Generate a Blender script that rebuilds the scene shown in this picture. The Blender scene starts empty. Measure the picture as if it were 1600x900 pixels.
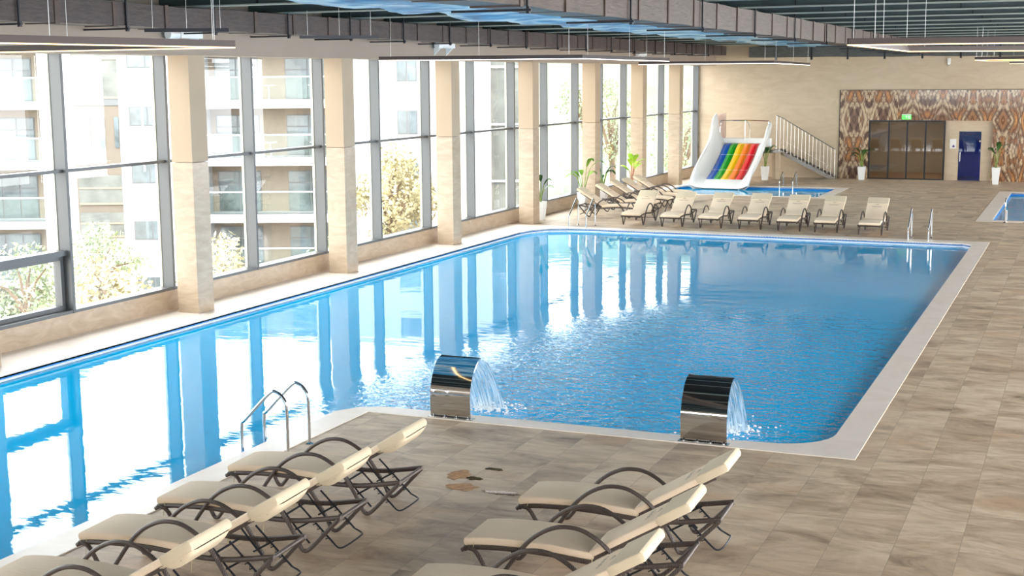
import bpy, bmesh, math, random
from mathutils import Vector, Matrix, noise
PI = math.pi
random.seed(7)
scn = bpy.context.scene
col = scn.collection

# ------------------------------------------------------------------ materials
def nm(name):
    m = bpy.data.materials.new(name); m.use_nodes = True
    nt = m.node_tree; b = nt.nodes['Principled BSDF']
    return m, nt, b
def setc(s, c): s.default_value = (c[0], c[1], c[2], 1)
def srgb(r, g, b):
    f = lambda v: (v/255/12.92) if v/255 <= .04045 else ((v/255+.055)/1.055)**2.4
    return (f(r), f(g), f(b))
def N(nt, t, **kw):
    n = nt.nodes.new(t)
    for k, v in kw.items():
        if k in n.inputs: n.inputs[k].default_value = v
        else: setattr(n, k, v)
    return n
def L(nt, a, ao, b, bi): nt.links.new(a.outputs[ao], b.inputs[bi])
def geo(nt, scale=(1,1,1), rot=(0,0,0), obj=False):
    if obj:
        g = N(nt, 'ShaderNodeTexCoord'); o = 'Object'
    else:
        g = N(nt, 'ShaderNodeNewGeometry'); o = 'Position'
    mp = N(nt, 'ShaderNodeMapping'); mp.inputs['Scale'].default_value = scale; mp.inputs['Rotation'].default_value = rot
    L(nt, g, o, mp, 'Vector'); return mp
def ramp(nt, stops):
    r = nt.nodes.new('ShaderNodeValToRGB'); e = r.color_ramp.elements
    while len(e) > 1: e.remove(e[-1])
    e[0].position = stops[0][0]; e[0].color = (*stops[0][1], 1)
    for p, c in stops[1:]:
        x = e.new(p); x.color = (*c, 1)
    return r
def bump(nt, b, src, so, strength=.2, dist=.01):
    bp = N(nt, 'ShaderNodeBump', Strength=strength, Distance=dist); L(nt, src, so, bp, 'Height'); L(nt, bp, 'Normal', b, 'Normal'); return bp
def plain(name, c, rough=.5, metal=0, spec=.5, var=0, vs=3, bmp=0):
    m, nt, b = nm(name); setc(b.inputs['Base Color'], c)
    b.inputs['Roughness'].default_value = rough; b.inputs['Metallic'].default_value = metal
    b.inputs['Specular IOR Level'].default_value = spec
    if var or bmp:
        mp = geo(nt, obj=True); n = N(nt, 'ShaderNodeTexNoise', Scale=vs, Detail=5); L(nt, mp, 0, n, 'Vector')
        if var:
            r = ramp(nt, [(.3, tuple(v*(1-var) for v in c)), (.7, tuple(min(1, v*(1+var)) for v in c))])
            L(nt, n, 'Fac', r, 'Fac'); L(nt, r, 'Color', b, 'Base Color')
        if bmp: bump(nt, b, n, 'Fac', bmp, .01)
    return m
def emis(name, c, s):
    m, nt, b = nm(name); setc(b.inputs['Base Color'], c); setc(b.inputs['Emission Color'], c); b.inputs['Emission Strength'].default_value = s; return m

def stone(name, c1, c2, rough=.35, rot=(0.2, .5, .3), tile=None, sc=.5):
    m, nt, b = nm(name)
    mp = geo(nt, (sc*1.0, sc*1.0, sc*3.2), rot)
    n = N(nt, 'ShaderNodeTexNoise', Scale=1.6, Detail=9, Roughness=.62, Distortion=1.6); L(nt, mp, 0, n, 'Vector')
    r = ramp(nt, [(.28, c1), (.5, tuple((a+d)/2 for a, d in zip(c1, c2))), (.72, c2)])
    L(nt, n, 'Fac', r, 'Fac'); L(nt, r, 'Color', b, 'Base Color')
    b.inputs['Roughness'].default_value = rough
    return m

def floor_mat():
    m, nt, b = nm('stone_look_floor_tile')
    mp = geo(nt, (1, 1, 1), (0, 0, PI/2))
    br = N(nt, 'ShaderNodeTexBrick', Scale=1.0)
    br.offset = .5; br.inputs['Brick Width'].default_value = 1.25; br.inputs['Row Height'].default_value = .62
    br.inputs['Mortar Size'].default_value = .0035; br.inputs['Mortar Smooth'].default_value = .2; br.inputs['Bias'].default_value = 0
    setc(br.inputs['Color1'], (0, 0, 0)); setc(br.inputs['Color2'], (1, 1, 1)); setc(br.inputs['Mortar'], (.5, .5, .5))
    L(nt, mp, 0, br, 'Vector')
    # per-tile shift of the cloudy pattern so that tiles differ
    mp2 = geo(nt, (.7, 1.3, 1))
    ad = N(nt, 'ShaderNodeVectorMath', operation='MULTIPLY_ADD'); ad.inputs[1].default_value = (9, 5, 3)
    L(nt, br, 'Color', ad, 0); L(nt, mp2, 0, ad, 2)
    n1 = N(nt, 'ShaderNodeTexNoise', Scale=1.1, Detail=8, Roughness=.68, Distortion=.8); L(nt, ad, 0, n1, 'Vector')
    r1 = ramp(nt, [(.27, srgb(112, 95, 79)), (.40, srgb(172, 149, 125)), (.55, srgb(206, 184, 157)), (.78, srgb(228, 209, 184))])
    L(nt, n1, 'Fac', r1, 'Fac')
    n2 = N(nt, 'ShaderNodeTexNoise', Scale=.8, Detail=4, Roughness=.6); L(nt, ad, 0, n2, 'Vector')
    r2 = ramp(nt, [(.56, (0, 0, 0)), (.76, (1, 1, 1))]); L(nt, n2, 'Fac', r2, 'Fac')
    mx = N(nt, 'ShaderNodeMix', data_type='RGBA'); L(nt, r2, 'Color', mx, 'Factor'); L(nt, r1, 'Color', mx, 'A'); mx.inputs['B'].default_value = (*srgb(196, 162, 128), 1)
    mp3 = geo(nt, (1.0, 3.2, 1)); n3 = N(nt, 'ShaderNodeTexNoise', Scale=2.2, Detail=6, Roughness=.7); L(nt, mp3, 0, n3, 'Vector')
    r3 = ramp(nt, [(.33, (.62, .62, .63)), (.5, (1, 1, 1))]); L(nt, n3, 'Fac', r3, 'Fac')
    mm = N(nt, 'ShaderNodeMix', data_type='RGBA', blend_type='MULTIPLY'); mm.inputs['Factor'].default_value = .5; L(nt, mx, 'Result', mm, 'A'); L(nt, r3, 'Color', mm, 'B')
    m2 = N(nt, 'ShaderNodeMix', data_type='RGBA'); L(nt, br, 'Fac', m2, 'Factor'); L(nt, mm, 'Result', m2, 'A'); m2.inputs['B'].default_value = (*srgb(160, 145, 128), 1)
    L(nt, m2, 'Result', b, 'Base Color')
    rr = ramp(nt, [(.3, (.46,)*3), (.7, (.60,)*3)]); L(nt, n1, 'Fac', rr, 'Fac'); L(nt, rr, 'Color', b, 'Roughness')
    bump(nt, b, n1, 'Fac', .12, .01)
    return m

def marble_mat():
    m, nt, b = nm('bookmatched_brown_marble')
    g = N(nt, 'ShaderNodeNewGeometry'); sx = N(nt, 'ShaderNodeSeparateXYZ'); L(nt, g, 'Position', sx, 0)
    def math_(op, a, v=None, bb=None):
        n = N(nt, 'ShaderNodeMath', operation=op)
        if isinstance(a, tuple): L(nt, a[0], a[1], n, 0)
        if v is not None: n.inputs[1].default_value = v
        if bb is not None: L(nt, bb[0], bb[1], n, 1)
        return n
    px = math_('SUBTRACT', (sx, 'X'), 5.86); pu = math_('PINGPONG', (px, 0), .64); pz = math_('PINGPONG', (sx, 'Z'), 1.34)
    cb = N(nt, 'ShaderNodeCombineXYZ'); L(nt, pu, 0, cb, 0); L(nt, pz, 0, cb, 1)
    fl = math_('DIVIDE', (px, 0), 2.56); fl2 = N(nt, 'ShaderNodeMath', operation='FLOOR'); L(nt, fl, 0, fl2, 0)
    fl3 = math_('MULTIPLY', (fl2, 0), .7); L(nt, fl3, 0, cb, 2)
    mp = N(nt, 'ShaderNodeMapping'); mp.inputs['Rotation'].default_value = (0, 0, .75); mp.inputs['Scale'].default_value = (1.5, .55, 1); L(nt, cb, 0, mp, 0)
    n1 = N(nt, 'ShaderNodeTexNoise', Scale=.62, Detail=9, Roughness=.62, Distortion=.8); L(nt, mp, 0, n1, 'Vector')
    r1 = ramp(nt, [(.30, srgb(66, 50, 44)), (.41, srgb(112, 86, 72)), (.46, srgb(196, 174, 144)), (.50, srgb(120, 92, 74)), (.56, srgb(176, 122, 76)), (.63, srgb(200, 160, 116)), (.74, srgb(222, 210, 190))])
    L(nt, n1, 'Fac', r1, 'Fac')
    w = N(nt, 'ShaderNodeTexWave', Scale=1.6, Distortion=7, Detail=4); w.inputs['Detail Scale'].default_value = 1.3; L(nt, mp, 0, w, 'Vector')
    r2 = ramp(nt, [(0, (.42, .36, .33)), (.25, (1, 1, 1)), (.8, (1, 1, 1)), (1, (1.25, 1.2, 1.1))]); L(nt, w, 'Fac', r2, 'Fac')
    mm = N(nt, 'ShaderNodeMix', data_type='RGBA', blend_type='MULTIPLY'); mm.inputs['Factor'].default_value = .9; L(nt, r1, 'Color', mm, 'A'); L(nt, r2, 'Color', mm, 'B')
    L(nt, mm, 'Result', b, 'Base Color'); b.inputs['Roughness'].default_value = .09
    return m

def water_mat():
    m = bpy.data.materials.new('pool_water'); m.use_nodes = True; nt = m.node_tree; nt.nodes.clear()
    out = N(nt, 'ShaderNodeOutputMaterial')
    g = N(nt, 'ShaderNodeNewGeometry')
    # ripples: long swell everywhere, finer chop round the two cascades
    mpa = N(nt, 'ShaderNodeMapping'); mpa.inputs['Rotation'].default_value = (0, 0, -.4); mpa.inputs['Scale'].default_value = (.75, 1.25, 1); L(nt, g, 'Position', mpa, 0)
    na = N(nt, 'ShaderNodeTexNoise', Scale=1.15, Detail=2.0, Roughness=.4, Distortion=.5); L(nt, mpa, 0, na, 'Vector')
    mpb = N(nt, 'ShaderNodeMapping'); mpb.inputs['Rotation'].default_value = (0, 0, -.4); mpb.inputs['Scale'].default_value = (.55, 1.5, 1); L(nt, g, 'Position', mpb, 0)
    nb = N(nt, 'ShaderNodeTexNoise', Scale=2.6, Detail=3, Roughness=.5, Distortion=.6); L(nt, mpb, 0, nb, 'Vector')
    nc = N(nt, 'ShaderNodeTexNoise', Scale=7.0, Detail=2.5, Roughness=.65, Distortion=.4); L(nt, g, 'Position', nc, 'Vector')
    def mask(c, r0, r1, scale=(1, 1, 1)):
        sb = N(nt, 'ShaderNodeVectorMath', operation='SUBTRACT'); sb.inputs[1].default_value = c; L(nt, g, 'Position', sb, 0)
        ml = N(nt, 'ShaderNodeVectorMath', operation='MULTIPLY'); ml.inputs[1].default_value = scale; L(nt, sb, 0, ml, 0)
        ln = N(nt, 'ShaderNodeVectorMath', operation='LENGTH'); L(nt, ml, 0, ln, 0)
        mr = N(nt, 'ShaderNodeMapRange', interpolation_type='SMOOTHSTEP'); mr.inputs['From Min'].default_value = r0; mr.inputs['From Max'].default_value = r1
        mr.inputs['To Min'].default_value = 1; mr.inputs['To Max'].default_value = 0; L(nt, ln, 'Value', mr, 0); return mr
    def M(op, a, b_):
        n = N(nt, 'ShaderNodeMath', operation=op)
        for i, v in enumerate((a, b_)):
            if isinstance(v, (int, float)): n.inputs[i].default_value = v
            else: nt.links.new(v.outputs[0], n.inputs[i])
        return n
    m1 = mask((9.0, 18.8, -.1), .2, 3.6, (1, .8, 1)); m2 = mask((12.1, 19.4, -.1), .3, 4.6, (1, .6, 1)); m3 = mask((10.9, 22.0, -.1), .5, 5.0, (1, .6, 1))
    mk = M('MAXIMUM', M('MAXIMUM', m1, m2), m3)
    far = N(nt, 'ShaderNodeSeparateXYZ'); L(nt, g, 'Position', far, 0)
    mid = N(nt, 'ShaderNodeMapRange', interpolation_type='SMOOTHSTEP'); mid.inputs['From Min'].default_value = 4.5; mid.inputs['From Max'].default_value = 10; mid.inputs['To Min'].default_value = 0; mid.inputs['To Max'].default_value = 1; L(nt, far, 'X', mid, 0)
    ha = M('MULTIPLY', na, M('ADD', M('MULTIPLY', mid, .004), .0055))
    hb = M('MULTIPLY', nb, M('ADD', M('MULTIPLY', mk, .075), M('ADD', M('MULTIPLY', mid, .0034), .0022)))
    hc = M('MULTIPLY', nc, M('ADD', M('MULTIPLY', mk, .11), .0))
    h = M('ADD', M('ADD', ha, hb), hc)
    bp = N(nt, 'ShaderNodeBump', Strength=1.0, Distance=WAVE); L(nt, h, 0, bp, 'Height')
    gl = N(nt, 'ShaderNodeBsdfGlossy', Roughness=.0); L(nt, bp, 0, gl, 'Normal')
    tr = N(nt, 'ShaderNodeBsdfTransparent'); setc(tr.inputs['Color'], (.55, .9, 1.0))
    fr = N(nt, 'ShaderNodeFresnel', IOR=1.33); L(nt, bp, 0, fr, 'Normal')
    df = N(nt, 'ShaderNodeBsdfDiffuse'); setc(df.inputs['Color'], srgb(0, 184, 246)); m0 = N(nt, 'ShaderNodeMixShader', Fac=.9); L(nt, tr, 0, m0, 1); L(nt, df, 0, m0, 2)
    mx = N(nt, 'ShaderNodeMixShader'); L(nt, fr, 0, mx, 0); L(nt, m0, 0, mx, 1); L(nt, gl, 0, mx, 2); L(nt, mx, 0, out, 'Surface')
    return m
WAVE = .5

def glass_mat(name, tint=(.93, .96, .95), ior=1.5, rough=0):
    m = bpy.data.materials.new(name); m.use_nodes = True; nt = m.node_tree; nt.nodes.clear()
    out = N(nt, 'ShaderNodeOutputMaterial'); gl = N(nt, 'ShaderNodeBsdfGlossy', Roughness=rough); tr = N(nt, 'ShaderNodeBsdfTransparent'); setc(tr.inputs['Color'], tint)
    fr = N(nt, 'ShaderNodeFresnel', IOR=ior); mx = N(nt, 'ShaderNodeMixShader'); L(nt, fr, 0, mx, 0); L(nt, tr, 0, mx, 1); L(nt, gl, 0, mx, 2); L(nt, mx, 0, out, 'Surface')
    return m

def wicker_mat():
    m, nt, b = nm('dark_brown_wicker')
    mp = geo(nt, obj=True); w = N(nt, 'ShaderNodeTexWave', Scale=22, Distortion=1.5); w.bands_direction = 'X'; L(nt, mp, 0, w, 'Vector')
    r = ramp(nt, [(0, srgb(52, 42, 38)), (1, srgb(98, 84, 76))]); L(nt, w, 'Fac', r, 'Fac'); L(nt, r, 'Color', b, 'Base Color')
    b.inputs['Roughness'].default_value = .42; bump(nt, b, w, 'Fac', .4, .004); return m

def cloth_mat(name, c):
    m, nt, b = nm(name); setc(b.inputs['Base Color'], c); b.inputs['Roughness'].default_value = .75
    mp = geo(nt, (2, 6, 2), (0, 0, .6), obj=True); n = N(nt, 'ShaderNodeTexNoise', Scale=2.5, Detail=4, Distortion=1.2); L(nt, mp, 0, n, 'Vector')
    bump(nt, b, n, 'Fac', .35, .02); return m

def duct_mat(name, c1, c2):
    m, nt, b = nm(name); mp = geo(nt, (1, 1, 5)); n = N(nt, 'ShaderNodeTexNoise', Scale=3.5, Detail=8, Roughness=.7); L(nt, mp, 0, n, 'Vector')
    r = ramp(nt, [(.3, c1), (.7, c2)]); L(nt, n, 'Fac', r, 'Fac'); L(nt, r, 'Color', b, 'Base Color'); b.inputs['Roughness'].default_value = .45
    bump(nt, b, n, 'Fac', .5, .03); return m

def film_mat():
    m, nt, b = nm('blue_plastic_film'); mp = geo(nt, (.5, 1.1, 1)); n = N(nt, 'ShaderNodeTexNoise', Scale=1.5, Detail=6, Distortion=1.5); L(nt, mp, 0, n, 'Vector')
    r = ramp(nt, [(.36, srgb(16, 104, 150)), (.48, srgb(60, 150, 190)), (.60, srgb(170, 205, 216)), (.78, srgb(214, 222, 222))]); L(nt, n, 'Fac', r, 'Fac'); L(nt, r, 'Color', b, 'Base Color'); b.inputs['Roughness'].default_value = .4; b.inputs['Specular IOR Level'].default_value = .25
    bump(nt, b, n, 'Fac', .7, .06); return m

def leafy(name, c1, c2):
    m, nt, b = nm(name); mp = geo(nt); n = N(nt, 'ShaderNodeTexNoise', Scale=1.3, Detail=4); L(nt, mp, 0, n, 'Vector')
    r = ramp(nt, [(.3, c1), (.7, c2)]); L(nt, n, 'Fac', r, 'Fac'); L(nt, r, 'Color', b, 'Base Color'); b.inputs['Roughness'].default_value = .5
    return m

def pooltile_mat():
    m, nt, b = nm('blue_pool_tile'); mp = geo(nt)
    v = N(nt, 'ShaderNodeTexChecker', Scale=14); L(nt, mp, 0, v, 'Vector'); setc(v.inputs['Color1'], srgb(0, 112, 205)); setc(v.inputs['Color2'], srgb(2, 120, 212))
    L(nt, v, 'Color', b, 'Base Color'); b.inputs['Roughness'].default_value = .3; return m

M_ = dict(
 floor=floor_mat(), marble=marble_mat(),
 wallstone=stone('beige_wall_stone', srgb(186, 166, 139), srgb(202, 184, 158), .4, (.1, .6, .2), sc=.45),
 colstone=stone('beige_column_stone', srgb(168, 147, 123), srgb(190, 170, 146), .25, (.3, .4, .1), sc=.9),
 upper=plain('warm_column_plaster', srgb(178, 156, 130), .6, var=.03, vs=1.2), coping=stone('cream_coping_tile', srgb(230, 217, 204), srgb(242, 231, 220), .35, (0, 0, .3), sc=.8),
 plaster=plain('beige_plaster', srgb(160, 143, 127), .7, var=.03, vs=1.2),
 pool=pooltile_mat(), trimblue=plain('blue_edge_tile', srgb(22, 120, 196), .25),
 white_edge=plain('white_overflow_lip', srgb(226, 232, 236), .35),
 frame=plain('grey_window_aluminium', srgb(90, 91, 92), .38, .2, var=.04, vs=2),
 frame_in=plain('light_window_seal', srgb(200, 200, 180), .5),
 glass=glass_mat('window_glass'), rail_glass=glass_mat('railing_glass', (.86, .93, .9)),
 wicker=wicker_mat(), cushion=cloth_mat('cream_cushion_fabric', srgb(238, 216, 188)), flap=cloth_mat('cream_cover_flap', srgb(220, 203, 174)),
 print_=plain('grey_fabric_print', srgb(128, 112, 100), .8),
 black=plain('black_painted_steel', srgb(38, 40, 46), .4, .3), tie=plain('cream_cord', srgb(205, 190, 150), .8),
 chrome=plain('polished_steel', srgb(205, 205, 205), .05, 1), steel=plain('brushed_steel', srgb(190, 188, 184), .22, 1),
 duct=duct_mat('dark_wrapped_duct', srgb(58, 50, 49), srgb(92, 78, 73)), duct2=duct_mat('brown_foil_duct', srgb(60, 50, 44), srgb(90, 77, 69)),
 seam=plain('duct_tape_band', srgb(80, 64, 57), .5, var=.25, vs=6), duct_dark=duct_mat('dark_green_duct', srgb(62, 66, 64), srgb(96, 96, 92)),
 beam=plain('slate_green_steel', srgb(56, 72, 74), .5, .1, var=.12, vs=1.5), deck=plain('dark_roof_deck', srgb(34, 40, 44), .7),
 flange=plain('pale_flange_edge', srgb(150, 158, 150), .4, .2),
 film=film_mat(), lampbody=plain('dark_bronze_aluminium', srgb(66, 52, 48), .5), led=emis('warm_led', (1.0, .66, .30), 4.5), led_w=emis('white_led', (1.0, .88, .80), 6),
 wire=plain('thin_steel_wire', srgb(200, 200, 200), .4, .6),
 slide=plain('white_fibreglass', srgb(236, 236, 232), .22), pot=plain('white_planter', srgb(236, 236, 234), .3), soil=plain('dark_soil', srgb(60, 46, 36), .9),
 leaf=leafy('green_leaf', srgb(58, 106, 34), srgb(150, 190, 60)), leafd=leafy('dark_green_leaf', srgb(24, 58, 22), srgb(60, 104, 40)), leafy=leafy('bright_green_leaf', srgb(110, 170, 30), srgb(190, 220, 70)),
 stem=plain('green_stem', srgb(120, 140, 60), .5), stemr=plain('reddish_stem', srgb(170, 110, 80), .5),
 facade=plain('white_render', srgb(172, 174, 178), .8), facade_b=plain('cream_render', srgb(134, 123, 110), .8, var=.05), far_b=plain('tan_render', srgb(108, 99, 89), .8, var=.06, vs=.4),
 pane_out=plain('outdoor_window_glass', srgb(92, 102, 106), .12, 0, .6, var=.5, vs=.9), curtain=plain('grey_glass_curtain', srgb(110, 112, 108), .6, 0, .2, var=.35, vs=.6),
 outframe=plain('outdoor_window_frame', srgb(100, 102, 104), .5), ground=plain('pale_paving', srgb(168, 160, 148), .9, var=.08, vs=.3),
 foliage=leafy('yellow_green_foliage', srgb(150, 142, 104), srgb(196, 188, 152)), foliage_d=leafy('olive_foliage', srgb(112, 126, 96), srgb(156, 164, 128)), bark=plain('tree_bark', srgb(110, 92, 72), .9),
 hill=plain('green_hillside', srgb(104, 118, 96), .95, var=.35, vs=.25), green=emis('green_exit_light', (.10, .85, .12), 1.2), blue_led=emis('blue_lamp', (.05, .15, 1.0), 22),
 blueglass=glass_mat('blue_tinted_glass', (.55, .68, .92), 1.9), doorglass=glass_mat('door_glass', (.86, .84, .80), 2.0), bluewall=plain('blue_room_wall', srgb(110, 124, 160), .6),
 brown=plain('lobby_floor', srgb(140, 106, 66), .4), lobby=plain('lobby_wall', srgb(168, 152, 128), .7),
 white=plain('white_plastic', srgb(232, 230, 226), .4), pinkpost=plain('pink_beige_paint', srgb(206, 176, 160), .5), dark=plain('dark_metal', srgb(52, 50, 52), .4, .4),
 purple=plain('purple_ink', srgb(92, 70, 130), .6), puddle=plain('thin_water_film', srgb(98, 84, 60), .03, 0, .8), rust=plain('rusty_stain', srgb(186, 140, 92), .3, var=.3, vs=14), foam=plain('white_foam', srgb(240, 246, 250), .3, var=.03),
)
for k, c in dict(blue=(14, 92, 190), green=(18, 160, 30), yellow=(252, 196, 10), orange=(246, 122, 26), red=(220, 14, 34)).items():
    M_['s_'+k] = plain(k+'_slide_gelcoat', srgb(*c), .15)
def fall_mat():
    m = bpy.data.materials.new('falling_water'); m.use_nodes = True; nt = m.node_tree; nt.nodes.clear()
    out = N(nt, 'ShaderNodeOutputMaterial'); mp = geo(nt, (26, 1.2, 1.2)); n = N(nt, 'ShaderNodeTexNoise', Scale=1.6, Detail=5, Roughness=.6); L(nt, mp, 0, n, 'Vector')
    r = ramp(nt, [(.38, (.12,)*3), (.60, (.85,)*3)]); L(nt, n, 'Fac', r, 'Fac')
    tr = N(nt, 'ShaderNodeBsdfTransparent'); setc(tr.inputs['Color'], (.88, .95, 1)); df = N(nt, 'ShaderNodeBsdfPrincipled'); setc(df.inputs['Base Color'], (.82, .92, .97)); df.inputs['Roughness'].default_value = .1
    mx = N(nt, 'ShaderNodeMixShader'); L(nt, r, 0, mx, 0); L(nt, tr, 0, mx, 1); L(nt, df, 0, mx, 2); L(nt, mx, 0, out, 'Surface'); return m
M_['fall'] = fall_mat(); M_['water'] = water_mat()

# ------------------------------------------------------------------ geometry helpers
class MB:
    def __init__(s): s.v = []; s.f = []; s.m = []
    def add(s, vs, fs, mi=0):
        o = len(s.v); s.v += [tuple(v) for v in vs]; s.f += [tuple(i+o for i in f) for f in fs]; s.m += [mi]*len(fs); return s
    def box(s, a, b, mi=0):
        x0, y0, z0 = a; x1, y1, z1 = b
        return s.add([(x0,y0,z0),(x1,y0,z0),(x1,y1,z0),(x0,y1,z0),(x0,y0,z1),(x1,y0,z1),(x1,y1,z1),(x0,y1,z1)],
                     [(0,3,2,1),(4,5,6,7),(0,1,5,4),(1,2,6,5),(2,3,7,6),(3,0,4,7)], mi)
    def bar(s, p, q, w, h, up=(0,0,1), mi=0):
        p = Vector(p); q = Vector(q); d = (q-p).normalized(); u = Vector(up); sd = d.cross(u)
        if sd.length < 1e-4: sd = d.cross(Vector((1,0,0)))
        sd.normalize(); u = sd.cross(d).normalized()
        vs = [c + sd*w/2*a + u*h/2*b for c in (p, q) for a, b in ((-1,-1),(1,-1),(1,1),(-1,1))]
        return s.add(vs, [(0,3,2,1),(4,5,6,7),(0,1,5,4),(1,2,6,5),(2,3,7,6),(3,0,4,7)], mi)
    def tube(s, pts, r, n=8, mi=0, cap=True):
        pts = [Vector(p) for p in pts]; rs = r if isinstance(r, (list, tuple)) else [r]*len(pts)
        k = len(pts); T = []
        for i in range(k):
            a = pts[max(0, i-1)]; b = pts[min(k-1, i+1)]; T.append((b-a).normalized())
        up = Vector((0,0,1)) if abs(T[0].z) < .9 else Vector((1,0,0))
        nrm = (up - T[0]*up.dot(T[0])).normalized(); vs = []
        for i in range(k):
            nrm = (nrm - T[i]*nrm.dot(T[i])).normalized(); bn = T[i].cross(nrm)
            for j in range(n):
                a = 2*PI*j/n; vs.append(pts[i] + (nrm*math.cos(a)+bn*math.sin(a))*rs[i])
        fs = [(i*n+j, i*n+(j+1)%n, (i+1)*n+(j+1)%n, (i+1)*n+j) for i in range(k-1) for j in range(n)]
        if cap: fs += [tuple(reversed(range(n))), tuple((k-1)*n+j for j in range(n))]
        return s.add(vs, fs, mi)
    def lathe(s, prof, c=(0,0,0), n=20, mi=0):
        vs = [(c[0]+r*math.cos(2*PI*j/n), c[1]+r*math.sin(2*PI*j/n), c[2]+z) for r, z in prof for j in range(n)]
        k = len(prof); fs = [(i*n+j, i*n+(j+1)%n, (i+1)*n+(j+1)%n, (i+1)*n+j) for i in range(k-1) for j in range(n)]
        fs += [tuple(reversed(range(n))), tuple((k-1)*n+j for j in range(n))]
        return s.add(vs, fs, mi)
    def grid(s, rows, mi=0, loop=False):
        n = len(rows[0]); k = len(rows); vs = [p for r in rows for p in r]; m = n if loop else n-1
        return s.add(vs, [(i*n+j, i*n+(j+1)%n, (i+1)*n+(j+1)%n, (i+1)*n+j) for i in range(k-1) for j in range(m)], mi)
    def build(s, name, mats, parent=None, smooth=False, bevel=0, fix=True):
        me = bpy.data.meshes.new(name); me.from_pydata(s.v, [], s.f)
        if not isinstance(mats, (list, tuple)): mats = [mats]
        for m in mats: me.materials.append(m)
        me.polygons.foreach_set('material_index', s.m)
        if fix:
            bm = bmesh.new(); bm.from_mesh(me); bmesh.ops.recalc_face_normals(bm, faces=bm.faces); bm.to_mesh(me); bm.free()
        if smooth:
            me.polygons.foreach_set('use_smooth', [True]*len(me.polygons))
            try: me.set_sharp_from_angle(angle=math.radians(40))
            except Exception: pass
        o = bpy.data.objects.new(name, me); col.objects.link(o)
        if parent is not None: o.parent = parent
        if bevel:
            b = o.modifiers.new('bevel', 'BEVEL'); b.width = bevel; b.segments = 2; b.limit_method = 'ANGLE'
        return o
def tag(o, label=None, cat=None, group=None, kind=None):
    if label: o['label'] = label
    if cat: o['category'] = cat
    if group: o['group'] = group
    if kind: o['kind'] = kind
    return o
def empty(name, loc, label, cat, group=None, rz=0, kind=None):
    o = bpy.data.objects.new(name, None); col.objects.link(o); o.location = loc; o.rotation_euler = (0, 0, rz); o.empty_display_size = .2
    return tag(o, label, cat, group, kind)
def copy_tree(o, parent=None):
    c = o.copy(); col.objects.link(c)
    if parent is not None: c.parent = parent
    for ch in list(o.children): copy_tree(ch, c)
    return c
def smoothpts(P, n=6, closed=False):
    P = [Vector(p) for p in P]; out = []
    for i in range(len(P)-1):
        p0 = P[max(0, i-1)]; p1 = P[i]; p2 = P[i+1]; p3 = P[min(len(P)-1, i+2)]
        for k in range(n):
            t = k/n; out.append(.5*((2*p1)+(p2-p0)*t+(2*p0-5*p1+4*p2-p3)*t*t+(-p0+3*p1-3*p2+p3)*t**3))
    out.append(P[-1]); return out
def arc(cx, cy, r, a0, a1, n=8): return [(cx+r*math.cos(a0+(a1-a0)*i/n), cy+r*math.sin(a0+(a1-a0)*i/n)) for i in range(n+1)]
def poly_obj(name, loops, z, m, parent=None, depth=0):
    bm = bmesh.new(); edges = []
    for lp in loops:
        vs = [bm.verts.new((x, y, z-depth)) for x, y in lp]
        edges += [bm.edges.new((vs[i], vs[(i+1) % len(vs)])) for i in range(len(vs))]
    bmesh.ops.triangle_fill(bm, edges=edges, use_beauty=True, normal=(0, 0, 1))
    for f in bm.faces:
        if f.normal.z < 0: f.normal_flip()
    if depth:
        r = bmesh.ops.extrude_face_region(bm, geom=bm.faces[:]); bmesh.ops.translate(bm, verts=[e for e in r['geom'] if isinstance(e, bmesh.types.BMVert)], vec=(0, 0, depth))
        bmesh.ops.recalc_face_normals(bm, faces=bm.faces)
    me = bpy.data.meshes.new(name); bm.to_mesh(me); bm.free(); me.materials.append(m)
    o = bpy.data.objects.new(name, me); col.objects.link(o)
    if parent is not None: o.parent = parent
    return o
def struct(o): o['kind'] = 'structure'; return o

# ------------------------------------------------------------------ camera (focal length, aim and height measured from the photograph's vanishing points)
F = 2138.2755; YAW, PITCH, ROLL = .3994, .1527, -.0075; CX, CZ = 16.4979, 4.7
fw = Vector((-math.sin(YAW)*math.cos(PITCH), math.cos(YAW)*math.cos(PITCH), -math.sin(PITCH)))
r_ = fw.cross(Vector((0,0,1))).normalized(); u_ = r_.cross(fw)
r2 = r_*math.cos(ROLL)+u_*math.sin(ROLL); u2 = -r_*math.sin(ROLL)+u_*math.cos(ROLL)
cam = bpy.data.cameras.new('camera'); co = bpy.data.objects.new('camera', cam); col.objects.link(co)
mw = Matrix((r2, u2, -fw)).transposed().to_4x4(); mw.translation = Vector((CX, 0, CZ)); co.matrix_world = mw
cam.sensor_width = 36; cam.lens = F/1600*36; cam.clip_end = 400; scn.camera = co

# ------------------------------------------------------------------ floor and pools
XW, XR, YN, YF = -.8, 23.0, -14.0, 64.0
pools_outer = [(-.8, 40.53, YN, 40.53)]
holes = [(-.8, 7.2, YN, 16.71), (-.8, 14.02, 16.71, 40.53), (-.1, 7.25, 53.25, 58.35), (13.2, 19.2, 46.3, 58.4)]
xs = sorted({XW, XR+.2, 7.2, 14.02, -.1, 7.25, 13.2, 19.2}); ys = sorted({YN, YF+6, 16.71, 40.53, 53.25, 58.35, 46.3, 58.4})
fm = MB()
for i in range(len(xs)-1):
    for j in range(len(ys)-1):
        cx, cy = (xs[i]+xs[i+1])/2, (ys[j]+ys[j+1])/2
        if any(a < cx < b and c < cy < d for a, b, c, d in holes): continue
        fm.add([(xs[i], ys[j], 0), (xs[i+1], ys[j], 0), (xs[i+1], ys[j+1], 0), (xs[i], ys[j+1], 0)], [(0, 1, 2, 3)])
struct(fm.build('floor', M_['floor'], fix=False))

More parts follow.
